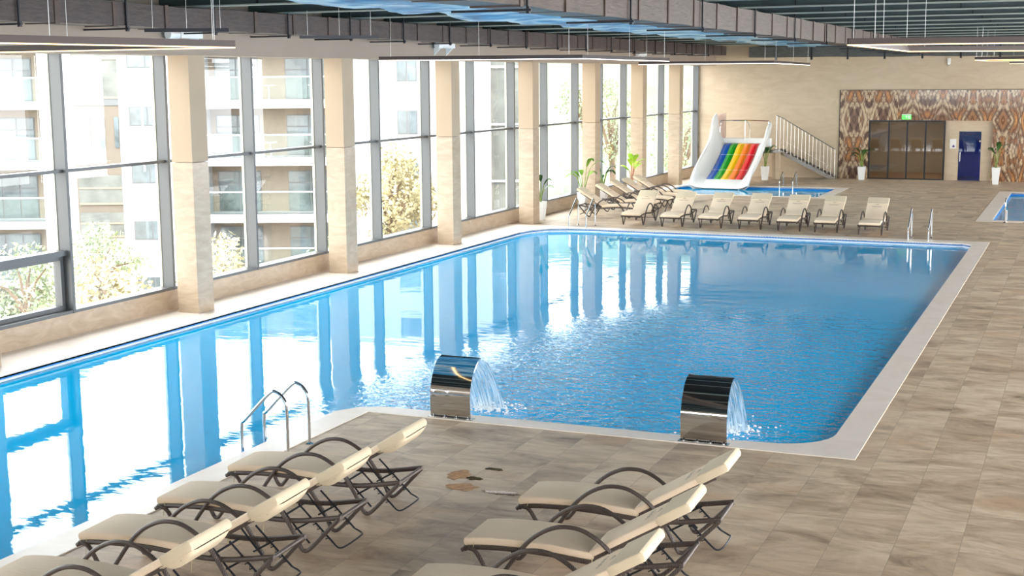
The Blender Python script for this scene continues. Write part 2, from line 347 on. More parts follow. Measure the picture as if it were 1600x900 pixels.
def pool(prefix, outer, inner, depth, label, wlabel, cop_label, tile='pool'):
    basin = empty(prefix, (0, 0, 0), label, 'swimming pool')
    poly_obj('coping', [outer, inner], .012, M_['coping'], basin, .05)['label'] = cop_label
    n = len(inner)
    def ring(z0, z1): 
        m = MB(); m.grid([[(x, y, z0) for x, y in inner], [(x, y, z1) for x, y in inner]], loop=True); return m
    big = prefix == 'main_pool'
    ring(-.060 if big else -.045, -.012).build('edge_tile' if big else 'lip', M_['trimblue' if big else 'white_edge'], basin, fix=False)
    ring(-.30, -.060 if big else -.045).build('lip' if big else 'edge_tile', M_['white_edge' if big else 'trimblue'], basin, fix=False)
    ring(-depth, -.30).build('basin_wall', M_[tile], basin, fix=False)
    poly_obj('basin_floor', [inner], -depth, M_[tile], basin)
    w = poly_obj('pool_water', [inner], -.10, M_['water']); tag(w, wlabel, 'water', kind='stuff')
    return basin
def rc(cx, cy, r, a): return arc(cx, cy, r, a, a-PI/2, 6)   # corner, clockwise
inner = [(.5, YN+.1), (.5, 38.6)] + [(.62, 39.3), (.95, 39.8), (1.5, 40.08)] + [(2.2, 40.15), (13.35, 39.95), (13.6, 39.7)] + [(13.6, 18.0)] + arc(12.85, 17.85, .75, 0, -PI/2, 8) + [(12.4, 17.06), (7.35, 17.06), (6.95, 16.9), (6.75, 16.55), (6.75, YN+.1)]
outer = [(-.8, YN+.001), (-.8, 40.53), (14.02, 40.53), (14.02, 16.71), (7.2, 16.71), (7.2, YN+.001)]
pool('main_pool', outer, inner, 1.7, 'large L-shaped blue swimming pool along the window wall', 'rippled blue water of the large pool reflecting the windows', 'pale cream stone coping')
inner2 = [(.3, 55.0), (.3, 57.3), (.6, 57.9), (1.0, 58.0), (6.8, 58.0), (6.8, 53.6), (1.2, 53.6), (.7, 53.9)]
pool('splash_pool', [(-.1, 53.25), (-.1, 58.35), (7.25, 58.35), (7.25, 53.25)], inner2, .7, 'small pool below the rainbow slide', 'choppy blue water in the small pool at the slide', 'white coping')
pool('side_pool', [(13.2, 46.3), (13.2, 58.4), (19.2, 58.4), (19.2, 46.3)], [(13.68, 46.75), (13.68, 57.95), (18.8, 57.95), (18.8, 46.75)], .8, 'small pool cut by the right edge of the photo', 'light blue water in the small pool at the right edge', 'cream coping with white lip')

# ------------------------------------------------------------------ window wall
COLY = [16.70, 22.744, 28.80, 34.86, 40.91, 46.92, 52.60, 57.906]
COLY = [4.5, 10.6] + COLY
NOSE = [5.0, 8.0, 11.0, 14.0, 17.0, 20.03, 23.07, 26.18, 29.23, 32.10, 35.08, 38.12, 41.3, 44.21, 47.3, 50.0, 52.95, 55.5, 58.2, 60.9, 63.9]
ZS, ZT, ZH = .42, 3.06, 5.21
wl = MB(); wl.box((-1.12, YN, -6.2), (XW, YF+.3, ZS)); wl.box((-1.12, YN, ZS), (XW, 5.0, ZH)); struct(wl.build('wall_left', M_['colstone']))
wl = MB(); wl.box((-1.12, YN, ZH), (0, YF+.3, 6.7)); struct(wl.build('wall_left', M_['plaster']))
pl = MB(); pl.box((-.02, YN, ZH-.002), (.012, YF, 5.66)); pl.box((-.8, YN, ZH-.03), (.012, YF, ZH)); struct(pl.build('trim_1', M_['plaster']))
where = ['just outside the left edge of the photo'] * 2 + ['cut by the left edge of the photo', 'first whole one from the left edge of the photo', 'second whole one from the left edge of the photo', 'third whole one from the left edge of the photo', 'fourth whole one, at the far corner of the large pool', 'behind the first leafy planter beyond the pool', 'behind the planter with bright green leaves', 'farthest, just left of the slide']
for i, y in enumerate(COLY):
    e = empty('stone_column', (0, y, 0), 'beige stone clad square column by the windows, ' + where[i], 'column', 'columns along the window wall')
    MB().box((-.5, 0, 0), (0, .54, ZT)).build('lower_cladding', M_['colstone'], e, bevel=.006)
    MB().box((-.5, 0, ZT+.008), (0, .54, ZH)).build('upper_cladding', M_['upper'], e, bevel=.006)['label'] = 'smoother plastered upper half'
for k in range(len(NOSE)-1):
    y0, y1 = NOSE[k], NOSE[k+1]
    w = empty('window_%d' % (k+1), (0, y1, 0), None, None, kind='structure')
    def P_(mb, name, mat, **kw):
        o = mb.build(name, mat, w, **kw); return o
    # local frame: y relative to y1
    d = y1-y0
    P_(MB().box((-1.10, -.07, ZS), (-.78, 0, ZH)), 'mullion', M_['frame'], bevel=.004)
    P_(MB().box((-1.10, -.085, ZS+.05), (-1.04, -.07, ZH)), 'seal', M_['frame_in'])
    P_(MB().box((-1.10, -d, ZT-.03), (-.86, -.07, ZT+.03)), 'transom', M_['frame'], bevel=.003)
    P_(MB().box((-1.10, -d, ZS), (-.79, -.07, ZS+.06)), 'window_sill', M_['frame'], bevel=.003)
    P_(MB().add([(-1.06, -d, ZS+.05), (-1.06, -.08, ZS+.05), (-1.06, -.08, ZH), (-1.06, -d, ZH)], [(0, 1, 2, 3)]), 'pane', M_['glass'], fix=False)
    if abs(y1-20.03) < .01 or abs(y1-14.0) < .01:
        P_(MB().box((-1.12, -d, 1.50), (-.86, -.07, 1.60)), 'transom', M_['frame'], bevel=.003)
        c = MB(); a, b_, z0, z1, t = -d+.02, -.10, ZS+.06, 1.50, .085
        c.box((-1.10, a, z0), (-.93, b_, z0+t)); c.box((-1.10, a, z1-t), (-.93, b_, z1)); c.box((-1.10, a, z0+t), (-.93, a+t, z1-t)); c.box((-1.10, b_-t, z0+t), (-.93, b_, z1-t))
        s = P_(c, 'opening_sash', M_['frame'], bevel=.004)
        MB().box((-.925, a+1.0, z1-.05), (-.90, a+1.16, z1-.02)).build('handle', M_['black'], s)

# ------------------------------------------------------------------ far wall, doors
DX0, DX1, DH = 7.16, 12.49, 2.66
fwl = MB()
fwl.box((-1.1, YF, 0), (DX0, YF+.3, DH)); fwl.box((DX1, YF, 0), (XR, YF+.3, DH)); fwl.box((-1.1, YF, DH), (XR, YF+.3, 6.7))
fwl.box((10.50, YF+.12, 0), (11.08, YF+.3, DH)); fwl.box((12.02, YF+.12, 0), (DX1, YF+.3, DH)); fwl.box((11.08, YF+.12, 2.2), (12.02, YF+.3, DH))
struct(fwl.build('wall_far', M_['wallstone']))
mm = MB(); y0 = YF-.05
mm.box((5.86, y0, 0), (DX0, YF, 4.0)); mm.box((DX0, y0, DH), (DX1, YF, 4.0)); mm.box((DX1, y0, 0), (XR, YF, 4.0))
struct(mm.build('trim_2', M_['marble']))
tr = MB(); tr.box((5.83, y0-.01, 0), (5.86, YF, 4.02)); tr.box((5.86, y0-.01, 4.0), (XR, YF, 4.02)); struct(tr.build('trim_3', M_['dark']))
d1 = empty('door_1', (DX0, YF, 0), None, None, kind='structure')
fr = MB(); W = 10.50-DX0
fr.box((0, 0, DH-.07), (W, .07, DH)); fr.box((0, 0, 0), (W, .07, .05))
fr.build('door_frame', M_['dark'], d1)
for i in range(5):
    x = [0, .86, 1.66, 2.46, W-.07][i]; MB().box((x, -.01, .05), (x+.07, .08, DH-.07)).build('stile', M_['dark'], d1)
for i in range(4):
    a = [0, .86, 1.66, 2.46][i]+.07; b_ = [.86, 1.66, 2.46, W-.07][i]
    MB().add([(a, .035, .05), (b_, .035, .05), (b_, .035, DH-.07), (a, .035, DH-.07)], [(0, 1, 2, 3)]).build('door_pane', M_['doorglass'], d1, fix=False)
d2 = empty('door_2', (11.08, YF+.14, 0), None, None, kind='structure')
MB().add([(0, 0, .02), (.94, 0, .02), (.94, 0, 2.18), (0, 0, 2.18)], [(0, 1, 2, 3)]).build('door_pane', M_['blueglass'], d2, fix=False)
MB().tube([(.07, -.05, .85), (.07, -.05, 1.25)], .018).build('door_handle', M_['steel'], d2)
MB().box((.86, -.02, 1.72), (.93, .02, 1.78)).build('door_hinge', M_['steel'], d2)
MB().box((0, -.03, 2.18), (.94, .03, 2.2)).build('door_frame', M_['steel'], d2)
# rooms behind the doors
lb = MB(); lb.box((DX0-1, YF+4.6, 0), (10.9, YF+4.7, 3)); lb.box((DX0-1.1, YF+.3, 0), (DX0-1, YF+4.6, 3)); lb.box((10.80, YF+.3, 0), (10.9, YF+4.6, 3)); lb.box((DX0-1, YF+.3, 2.9), (10.9, YF+4.6, 3)); struct(lb.build('wall_lobby', M_['lobby']))
lp = empty('lobby_fill_light', (9.0, YF+2.3, 2.86), 'added flat glowing panel that brightens the lobby behind the glass doors', 'lamp'); MB().box((-1.2, -.5, -.02), (1.2, .5, .04)).build('housing', M_['white'], lp); MB().box((-1.15, -.45, -.03), (1.15, .45, -.02)).build('fill_panel', emis('lobby_fill_glow', (1, .86, .7), 9), lp)  # glowing panel added under the lobby ceiling to brighten the view through the doors
MB().box((DX0-1, YF+.3, .0), (10.8, YF+4.6, .012)).build('floor_lobby', M_['brown'])['kind'] = 'structure'
bl = MB(); bl.box((10.95, YF+2.4, 0), (13, YF+2.5, 3)); bl.box((10.9, YF+.3, 0), (10.95, YF+2.5, 3)); bl.box((13, YF+.3, 0), (13.1, YF+2.5, 3)); bl.box((10.9, YF+.3, 2.7), (13, YF+2.5, 2.8)); struct(bl.build('wall_blue_room', M_['bluewall']))
tag(MB().box((12.3, YF+.75, .1), (12.42, YF+.85, .75)).build('blue_lamp', M_['blue_led']), 'blue glowing lamp behind the tinted glass door', 'lamp')
s = empty('exit_sign', (8.61, YF-.1, 2.70), 'green lit exit sign above the glass doors', 'sign')
MB().box((0, 0, .0), (.40, .05, .20)).build('sign_face', M_['green'], s); MB().box((0, 0, .2), (.40, .05, .235)).build('housing', M_['white'], s)
q = MB(); q.box((.17, -.003, .07), (.23, 0, .16)); q.box((.27, -.003, .03), (.36, 0, .17)); q.tube([(.2, -.002, .165), (.2, -.002, .18)], .012, 6); q.build('running_figure', M_['white'], s)
s = empty('notice_sign', (10.70, YF+.10, 1.42), 'small white notice with a purple figure beside the blue door', 'sign')
MB().box((0, 0, 0), (.27, .015, .42)).build('board', M_['white'], s); MB().lathe([(.0, .05), (.055, .06), (.05, .11), (.02, .15), (.0, .18)], (.16, -.004, 0), 10).build('figure_print', M_['purple'], s)
s = empty('wall_sensor', (10.52, YF-.07, 5.12), 'small white sensor high on the far wall', 'sensor')
MB().box((-.05, -.02, .02), (.08, .06, .27)).build('housing', M_['white'], s, bevel=.01); MB().lathe([(.012, -.08), (.03, 0), (.03, .03)], (.01, .02, 0), 8).build('lens', M_['steel'], s)

# right and back walls, roof
wr = MB(); wr.box((XR, YN, -.1), (XR+.2, YF+.3, .35)); wr.box((XR, YN, 5.9), (XR+.2, YF+.3, 6.7))
for y in range(int(YN), 64, 6): wr.box((XR, y, .35), (XR+.2, y+.5, 5.9))
struct(wr.build('wall_right', M_['wallstone']))
wb = MB(); wb.box((-1.1, YN-.2, -.1), (XR+.2, YN, 2.4)); wb.box((-1.1, YN-.2, 4.2), (XR+.2, YN, 6.7))
for x in range(0, 24, 6): wb.box((x, YN-.2, 2.4), (x+.4, YN, 4.2))
struct(wb.build('wall_back', M_['wallstone']))
struct(MB().box((-3.0, YN-1.2, 6.62), (XR+3.5, YF+.4, 6.85)).build('ceiling', M_['deck']))
BY = [24.9-3.02*k for k in range(12, 0, -1)] + [24.9+3.02*k for k in range(0, 13)]
for k, y in enumerate(BY):
    wh = 'over the near end of the hall' if y < 14 else ('over the far end of the hall' if y > 52 else 'over the large pool')
    e = empty('roof_beam', (0, y, 0), 'slate green steel roof beam running across %s' % wh, 'beam', 'roof beams ' + wh)
    MB().box((0.02, 0, 6.08), (XR, .05, 6.60)).build('web', M_['beam'], e); MB().box((.02, -.09, 6.05), (XR, .14, 6.075)).build('flange', M_['flange'], e)
    s = MB()
    for x in [2.2+2.9*i for i in range(8)]: s.box((x, -.03, 6.08), (x+.03, 0, 6.6))
    s.build('stiffeners', M_['deck'], e)
fl = MB(); rows = []
for j in range(0, 252):
    y = 12+j*.2; ph = ((y-24.9) % 3.02)/3.02; row = []
    for i in range(0, 24):
        x = 4.35+i*.2; x += (noise.noise((y*.9, 3.1, 0))*.35 if i == 0 else 0)
        sag = .20*math.sin(PI*ph)
        row.append((x, y, 6.02-sag*(.6+.5*noise.noise((x*.4, y*.2, 0)))+.05*noise.noise((x*1.1, y*1.7, 2))))
    rows.append(row)
fl.grid(rows); o = fl.build('plastic_film', M_['film'], fix=False, smooth=True)
sd = o.modifiers.new('solid', 'SOLIDIFY'); sd.thickness = .004
tag(o, 'crumpled blue and white plastic film hung under the roof beams', 'plastic sheet')

def duct(name, x0, x1, z0, z1, ya, yb, seams, mat, label, straps, brk):
    e = empty(name, (0, ya, 0), label, 'duct'); m = MB(); n = int((yb-ya)/.35); rows = []
    for j in range(n+1):
        y = (yb-ya)*j/n; w = .018*noise.noise((y*.8, x0, 0)); rows.append([(x0, y, z0+w), (x1+w, y, z0+w*1.2), (x1+w, y, z1+w), (x0, y, z1)])
    m.grid(rows, loop=True); m.build('duct_body', mat, e)
    for y in seams:
        MB().box((x0-.01, y-ya-.05, z0-.012), (x1+.022, y-ya+.05, z1+.01)).build('seam_band', M_['seam'], e)
    for y in straps:
        b = MB(); b.box((x1+.02, y-ya, z0-.05), (x1+.045, y-ya+.03, 6.2)); b.box((x0-.35, y-ya-.02, z0-.06), (x1+.09, y-ya+.03, z0-.03)); b.box((x1+.03, y-ya-.025, z0-.09), (x1+.07, y-ya+.035, z0)); b.build('hanger_bracket', M_['black'], e)
    return e
duct('window_side_duct', .30, .90, 5.63, 6.03, 2.0, 62.4, [3.5+1.45*i for i in range(41)], M_['duct'], 'long dark brown wrapped air duct along the window wall', [4.0+2.62*i for i in range(22)], 0)
duct('middle_duct', 9.2, 9.86, 5.58, 6.04, -6.0, 62.2, [-5+1.62*i for i in range(41)], M_['duct2'], 'long brown air duct with taped seams above the pool middle', [3.6+4.2*i for i in range(14)], 0)
e = empty('cross_duct', (1.9, 62.6, 0), 'dark mottled duct running across the top of the far wall', 'duct')
m = MB(); rows = []
for i in range(60):
    x = 20*i/59; w = .03*noise.noise((x*.7, 9, 0)); rows.append([(x, 0, 5.52-.006*x+w), (x, 1.4, 5.52+w), (x, 1.4, 5.98), (x, 0, 5.98+w)])
m.grid(rows, loop=True); m.build('duct_body', M_['duct_dark'], e)
for i in range(12): MB().box((1.2+1.6*i, -.02, 5.38), (1.28+1.6*i, .1, 6.0)).build('seam_band', M_['black'], e)
# inner band of blue overlap on the film is the film itself

# ------------------------------------------------------------------ pendant lights
def light(name, pts, label, led, w=.045, h=.085, wires=None, z=5.1):
    e = empty(name, (pts[0][0], pts[0][1], z), label, 'ceiling light', 'linear pendant lights'); O = Vector((pts[0][0], pts[0][1], 0))
    for a, b_ in zip(pts[:-1], pts[1:]):
        a3 = Vector((*a, 0))-O; b3 = Vector((*b_, 0))-O
        MB().bar(a3+Vector((0,0,h/2+.012)), b3+Vector((0,0,h/2+.012)), w, h).build('profile', M_['lampbody'], e)
        MB().bar(a3+Vector((0,0,.006)), b3+Vector((0,0,.006)), w*.8, .014).build('led_strip', led, e)
        n = 3; L_ = (b3-a3).length
        for k in range(n):
            p = a3.lerp(b3, (.06, .5, .94)[k]); MB().tube([p+Vector((0,0,h)), p+Vector((0,0,6.1-z))], .004, 5).build('suspension_wire', M_['wire'], e)
    return e
light('pendant_light', [(5.2, 9.5), (6.26, 15.11), (.6, 15.45)], 'V-shaped dark linear pendant light, nearest one at the upper left', M_['led'])
light('pendant_light', [(1.25, 28.33), (5.8, 29.47), (5.68, 36.83)], 'dark angled linear pendant light in the middle of the window side', M_['led_w'])
light('pendant_light', [(1.99, 45.75), (6.49, 46.47), (5.65, 57.4)], 'dark angled linear pendant light farthest along the window side', M_['led_w'])
light('pendant_light', [(19.0, 20.6), (13.35, 19.45), (13.40, 25.77), (17.6, 27.8)], 'large warm glowing linear pendant light at the upper right', M_['led'])
light('pendant_light', [(16.2, 62.0-20), (13.23, 43.08), (13.3, 47.0), (16.4, 48.0)], 'small warm linear pendant light beyond the large one at the right', M_['led'])
light('pendant_light', [(13.25, 60.5), (15.6, 61.2)], 'farthest short warm pendant light at the right edge', M_['led'])
for i, (a, b_, t) in enumerate([((1.9, 18.3), (3.05, 19.0), 'above the nearest window bays'), ((2.0, 22.9), (3.15, 23.95), 'above the second window bays')]):
    e = empty('slim_fixture', (a[0]+.35, a[1]+.2, 5.5), 'short unlit dark linear fixture ' + t, 'ceiling light', 'unlit fixtures by the duct')
    dlt = Vector((b_[0]-a[0], b_[1]-a[1], 0)); MB().bar((0, 0, 0), dlt, .05, .06).build('profile', M_['black'], e)
    for t_ in (.1, .5, .9): MB().tube([dlt*t_, dlt*t_+Vector((0, 0, .56 if t_ == .5 else .5))], .004, 5).build('suspension_wire', M_['wire'], e)
for i, (y, t) in enumerate([(22.2, 'above the first whole column from the left'), (33.9, 'above the third whole column from the left'), (51.6, 'above the column behind the bright green plant')]):
    e = empty('wall_fixture', (.012, y, 5.30), 'white wall fixture on triangular brackets ' + t, 'wall light', 'white fixtures on the fascia')
    MB().tube([(.16, -.30, .26), (.16, .0, .26)], .08, 14).build('cylinder_head', M_['white'], e, smooth=True)
    MB().box((0.0, .05, .20), (.22, .75, .33)).build('box_housing', M_['white'], e, bevel=.01)
    for yy in (-.15, .6):
        MB().add([(0, yy, 0), (0, yy, .2), (.22, yy, .2), (0, yy+.03, 0), (0, yy+.03, .2), (.22, yy+.03, .2)], [(0, 1, 2), (5, 4, 3), (0, 2, 5, 3), (0, 3, 4, 1), (1, 4, 5, 2)]).build('bracket', M_['white'], e)

# ------------------------------------------------------------------ sun lounger
def slab(path, w, t, name, mat, parent, label=None, endr=.5, puff=0):
    """cushion: rounded cross-section swept along a path in the lounger's length/height plane"""
    P = [Vector((p[0], 0, p[1])) for p in path]; m = MB(); rows = []; k = len(P)
    for i, p in enumerate(P):
        tg = (P[min(k-1, i+1)]-P[max(0, i-1)]).normalized(); up = Vector((0, 1, 0)).cross(tg)*-1
        if up.z < 0: up = -up
        f = 1.0
        if i == 0 or i == k-1: f = .55
        sec = []
        hw, ht = (w/2)*(.985 if f < 1 else 1), t/2*f; r = min(ht*.75, .014)
        for cx, cy, a0 in ((hw-r, ht-r, 0), (-hw+r, ht-r, PI/2), (-hw+r, -ht+r, PI), (hw-r, -ht+r, 1.5*PI)):
            for q in range(4):
                a = a0+q*PI/6; sec.append((cx+r*math.cos(a), cy+r*math.sin(a)))
        wob = .004*noise.noise((p.x*9, p.z*4, w))
        rows.append([p+Vector((0, y, 0))+up*(z+t/2+wob*(1 if z > 0 else 0)+(puff*(1-(2*y/w)**2) if z > 0 else 0)) for y, z in sec])
    m.grid(rows, loop=True); n = len(rows[0]); m.f.append(tuple(range(n))); m.m.append(0); m.f.append(tuple((k-1)*n+j for j in range(n))); m.m.append(0)
    o = m.build(name, mat, parent, smooth=True)
    if label: o['label'] = label
    return o
SEAT = [(0, .300), (.12, .322), (.35, .338), (.6, .344), (.85, .338), (1.05, .322), (1.25, .308), (1.45, .305), (1.65, .315), (1.85, .345), (2.0, .372), (2.12, .392)]
def zrail(u):
    for (a, za), (b_, zb) in zip(SEAT[:-1], SEAT[1:]):
        if a <= u <= b_: return za+(zb-za)*(u-a)/(b_-a)
    return SEAT[-1][1]
def make_lounger(hang=False):
    e = empty('sun_lounger', (0, 0, 0), 'x', 'sun lounger')
    HW = .33
    for sgn in (-1, 1):
        y = sgn*HW
        pts = smoothpts([(u, sgn*.30, z) for u, z in SEAT], 3)
        m = MB(); m.tube(pts, .027, 8); m.tube([(-.03, sgn*.30, .275), (.0, sgn*.30, .295), (.05, sgn*.30, .312)], .022, 8)
        m.build('side_rail', M_['wicker'], e, smooth=True)
        A = [(.05, .312), (.12, .29), (.2, .17), (.27, .035), (.30, .018), (.34, .035), (.45, .18), (.55, .32), (.66, .45), (.78, .545), (.92, .61), (1.05, .628), (1.18, .61), (1.32, .54), (1.44, .44), (1.54, .30), (1.63, .15), (1.69, .035), (1.73, .018), (1.77, .035), (1.86, .12), (1.98, .25), (2.10, .375)]
        m = MB(); m.tube(smoothpts([(u, y, z) for u, z in A], 4), .0215, 8); m.build('arm_frame', M_['wicker'], e, smooth=True)
        for uu in (.30, 1.73): MB().lathe([(.016, 0), (.02, .012), (.012, .02)], (uu, y, 0), 8).build('rubber_foot', M_['black'], e)
        # toothed adjusting bar and its strut
        m = MB(); p, q = Vector((1.62, sgn*.24, .47)), Vector((2.0, sgn*.24, .10)); m.tube([p, q], .011, 6)
        for k in range(5):
            c = p.lerp(q, .38+.12*k); m.tube([c, c+Vector((-.035, 0, -.022)), c+Vector((-.03, 0, .01))], [.008, .006, .003], 5)
        m.build('ratchet_bar', M_['black'], e)
        m = MB(); m.tube([(1.42, sgn*.27, .44), (1.60, sgn*.27, .23), (1.75, sgn*.27, .08)], .011, 6); m.tube([(1.58, sgn*.25, .2), (1.80, sgn*.25, .33)], .010, 6); m.build('support_strut', M_['black'], e)
    m = MB(); m.tube(smoothpts([(2.0, -.24, .10), (2.07, -.25, .06), (2.12, -.15, .07), (2.12, .15, .07), (2.07, .25, .06), (2.0, .24, .10)], 4), .009, 6); m.build('foot_bail', M_['black'], e, smooth=True)
    for u in (.02, 2.10): MB().tube([(u, -.33, zrail(max(0, u))-.005), (u, .33, zrail(max(0, u))-.005)], .021, 8).build('end_rail', M_['wicker'], e, smooth=True)
    for u in (.5, .95, 1.4): MB().tube([(u, -.30, zrail(u)-.01), (u, .30, zrail(u)-.01)], .012, 6).build('cross_bar', M_['black'], e)
    B0, B1 = Vector((1.26, 0, .335)), Vector((2.04, 0, .80))
    bk = MB(); bk.bar(B0+Vector((0, -.27, 0)), B1+Vector((0, -.27, 0)), .035, .035); bk.bar(B0+Vector((0, .27, 0)), B1+Vector((0, .27, 0)), .035, .035); bk.bar(B1+Vector((0, -.29, 0)), B1+Vector((0, .29, 0)), .035, .035); bk.bar(B0, B1, .5, .012)
    bk.build('backrest_frame', M_['wicker'], e)
    slab([(u, zrail(u)+.022) for u in (.0, .012, .1, .25, .4, .55, .7, .85, 1.0, 1.12, 1.22, 1.262, 1.275)], .62, .072, 'seat_cushion', M_['cushion'], e, puff=.008)
    bd = (B1-B0).normalized(); bl = 1.06
    def bp(s): p = B0+bd*s; return (p.x, p.z+.02)
    bc = slab([bp(s) for s in (.0, .012, .12, .3, .5, .7, .85, .95, bl-.012, bl)], .62, .062, 'back_cushion', M_['cushion'], e, puff=.006)
    fp = slab([(p[0]+.012*0, p[1]-(.012+.0)) for p in [bp(s) for s in (.74, .75, .85, .95, 1.03, 1.07, 1.085)]], .64, .09, 'head_flap', M_['flap'], e)
    if hang:
        m = MB(); rows = []
        for i in range(9):
            s = .70+.36*i/8; x, z = bp(s); dz = -.015-.07*math.sin(PI*i/8)**.7; rows.append([(x+.0, yy, z-.01) if abs(yy) > .3 else (x+.02, yy, z+dz) for yy in (-.315, -.25, -.1, .1, .25, .315)])
        m.grid(rows); o = m.build('hanging_cover', M_['flap'], e, smooth=True, fix=False); sd = o.modifiers.new('s', 'SOLIDIFY'); sd.thickness = .006
    nrm = Vector((-bd.z, 0, bd.x))
    pr = MB()
    def dab(s, y, a, b_):   # small printed mark lying on the back cushion
        c = B0+bd*s+nrm*(.02*bd.x+.062+.013)+Vector((0, y, .0)); 
        pr.add([c-bd*a-Vector((0, b_, 0)), c-bd*a+Vector((0, b_, 0)), c+bd*a+Vector((0, b_, 0)), c+bd*a-Vector((0, b_, 0))], [(0, 1, 2, 3)])
    for k in range(8):
        y = -.13+k*.037
        dab(.60, y, .020, .005); dab(.60+(.016 if k % 2 else -.016), y+.008, .005, .011)
        if k % 3: dab(.60, y+.016, .012, .003)
    for k in range(7):
        a = PI*k/6; dab(.70+.028*math.sin(a), .045*math.cos(a), .006, .008)
    for y in (-.02, 0, .02): dab(.705, y, .016, .004)
    pr.build('logo_print', M_['print_'], bc, fix=False)
    m = MB()
    for sg in (-1, 1):
        for u, dd in ((1.27, .10), (.10, .07)):
            z = zrail(u); m = MB(); m.tube([(u, sg*.315, z+.05), (u-.005, sg*.325, z-.01), (u-.02, sg*.32, z-dd), (u-.015, sg*.33, z-dd-.05)], .004, 5); m.build('tie_cord', M_['tie'], e)
    return e
proto = make_lounger()
spots = []
proto2 = make_lounger(True)
R = math.radians
g1 = 'loungers at the near left with feet to the pool'; g2 = 'loungers at the near right'; g3 = 'row of loungers beyond the far pool edge'; g4 = 'loungers side by side along the far windows'
for i, (y, t) in enumerate(zip((12.83, 11.55, 10.34, 9.05), ('closest to the near pool ladder', 'second from the near pool ladder', 'third from the near pool ladder', 'cut by the lower left corner of the photo'))):
    spots.append((7.70, y, 0, R(3.5), g1, 'cream cushioned wicker lounger at near left, ' + t))
for i, (y, t) in enumerate(zip((12.93, 11.58, 10.23), ('closest to the right water cascade', 'middle of the three', 'cut by the bottom edge of the photo'))):
    spots.append((11.22, y, 0, R(2), g2, 'cream cushioned wicker lounger at near right, ' + t))
ordn = ['leftmost of the seven', 'second from the left', 'third from the left', 'fourth from the left', 'third from the right', 'second from the right', 'rightmost, standing apart from the rest']
for x, y, t in zip((3.12, 4.45, 5.69, 6.92, 8.15, 9.28, 10.62), (41.45, 41.3, 41.3, 41.35, 41.25, 41.2, 40.95), ordn):
    spots.append((x, y, 0, R(91), g3, 'lounger facing the camera behind the far pool edge, ' + t))
for y, t in zip((44.0, 45.9, 47.5, 48.85, 50.2), ('nearest to the pool ladder', 'second from the pool ladder', 'third from the pool ladder', 'second from the splash pool', 'nearest to the splash pool')):
    spots.append((2.65, y, 0, R(180), g4, 'lounger with its back to the far windows, ' + t))
for i, (x, y, z, a, g, lab) in enumerate(spots):
    o = proto2 if i == 0 else (proto if i == 4 else copy_tree(proto2 if i < 4 else proto))
    o.location = (x, y, z); o.rotation_euler = (0, 0, a); o['label'] = lab; o['group'] = g

# ------------------------------------------------------------------ pool ladders
def ladder(loc, rz, gap, label, drop=.9, reach=.62, top=.80):
    e = empty('pool_ladder', loc, label, 'pool ladder', rz=rz)
    for sx in (-gap/2, gap/2):   # local +y is towards the water
        pts = [(sx, 0, 0), (sx, 0, top*.72), (sx, .04, top*.90), (sx, .14, top), (sx, .25, top*.965), (sx, reach-.06, top*.50), (sx, reach, top*.40), (sx, reach, -.1), (sx, reach, -drop)]
        MB().tube(smoothpts(pts, 5), .021, 10).build('handrail', M_['chrome'], e, smooth=True)
        MB().lathe([(.055, 0), (.055, .008), (.03, .022), (.022, .03)], (sx, 0, 0), 16).build('base_flange', M_['chrome'], e)
    for z in (-.3, -.6): MB().box((-gap/2, reach-.04, z), (gap/2, reach+.04, z+.025)).build('tread', M_['steel'], e)
    return e
# near ladder: posts on deck, handrails reach over the pool (towards -x)
ladder((7.32, 14.66, 0), PI/2, .52, 'polished steel ladder at the near left pool edge', reach=.68, top=.79)
ladder((12.10, 41.05, 0), PI, .56, 'polished steel ladder at the far right of the large pool', reach=.80, top=.85)
ladder((1.76, 41.10, 0), PI, .57, 'polished steel ladder at the far left of the large pool', reach=.85, top=.86)
ladder((4.72, 58.55, 0), PI, .56, 'steel ladder in the small pool beside the slide', reach=.80, top=.62)
ladder((14.40, 46.15, 0), 0, .60, 'steel ladder at the small pool on the right edge', reach=.75, top=.75)

# ------------------------------------------------------------------ water cascades
def cascade(x, lab):
    e = empty('water_cascade', (x, 16.78, 0), 'curved mirror steel water cascade ' + lab, 'fountain'); w = .61
    pts = [(-.0, .0), (-.015, .10), (-.02, .25), (-.01, .40), (.03, .53), (.09, .64), (.17, .74), (.27, .80), (.37, .82)]
    pr = [Vector((0, a, b_)) for a, b_ in pts]; pr = smoothpts(pr, 4); m = MB()
    
    inn = []
    for i, p in enumerate(pr):
        tg = (pr[min(len(pr)-1, i+1)]-pr[max(0, i-1)]).normalized(); inn.append(p+Vector((0, tg.z, -tg.y))*.02)
    m.grid([[p, p+Vector((w, 0, 0))] for p in pr]); m.grid([[p, p+Vector((w, 0, 0))] for p in inn])
    for xx in (0, w): m.grid([[a+Vector((xx, 0, 0)), b_+Vector((xx, 0, 0))] for a, b_ in zip(pr, inn)])
    m.add([pr[-1], pr[-1]+Vector((w, 0, 0)), inn[-1]+Vector((w, 0, 0)), inn[-1]], [(0, 1, 2, 3)])
    m.build('curved_sheet', M_['chrome'], e, smooth=True)
    MB().box((-.03, -.045, .012), (w+.03, .09, .02)).build('base_plate', M_['steel'], e)
    b = MB()
    for k in range(4): b.lathe([(.016, .02), (.016, .034), (.008, .038)], (.04+k*.177, -.03, 0), 8)
    b.build('bolts', M_['chrome'], e)
    k2 = MB(); k2.tube([(.03, .02, .02), (.03, .03, .4), (.03, .12, .62), (.03, .30, .77)], .018, 8); k2.tube([(w-.03, .02, .02), (w-.03, .03, .4), (w-.03, .12, .62), (w-.03, .30, .77)], .018, 8); k2.build('support_tube', M_['steel'], e, smooth=True)
    return e
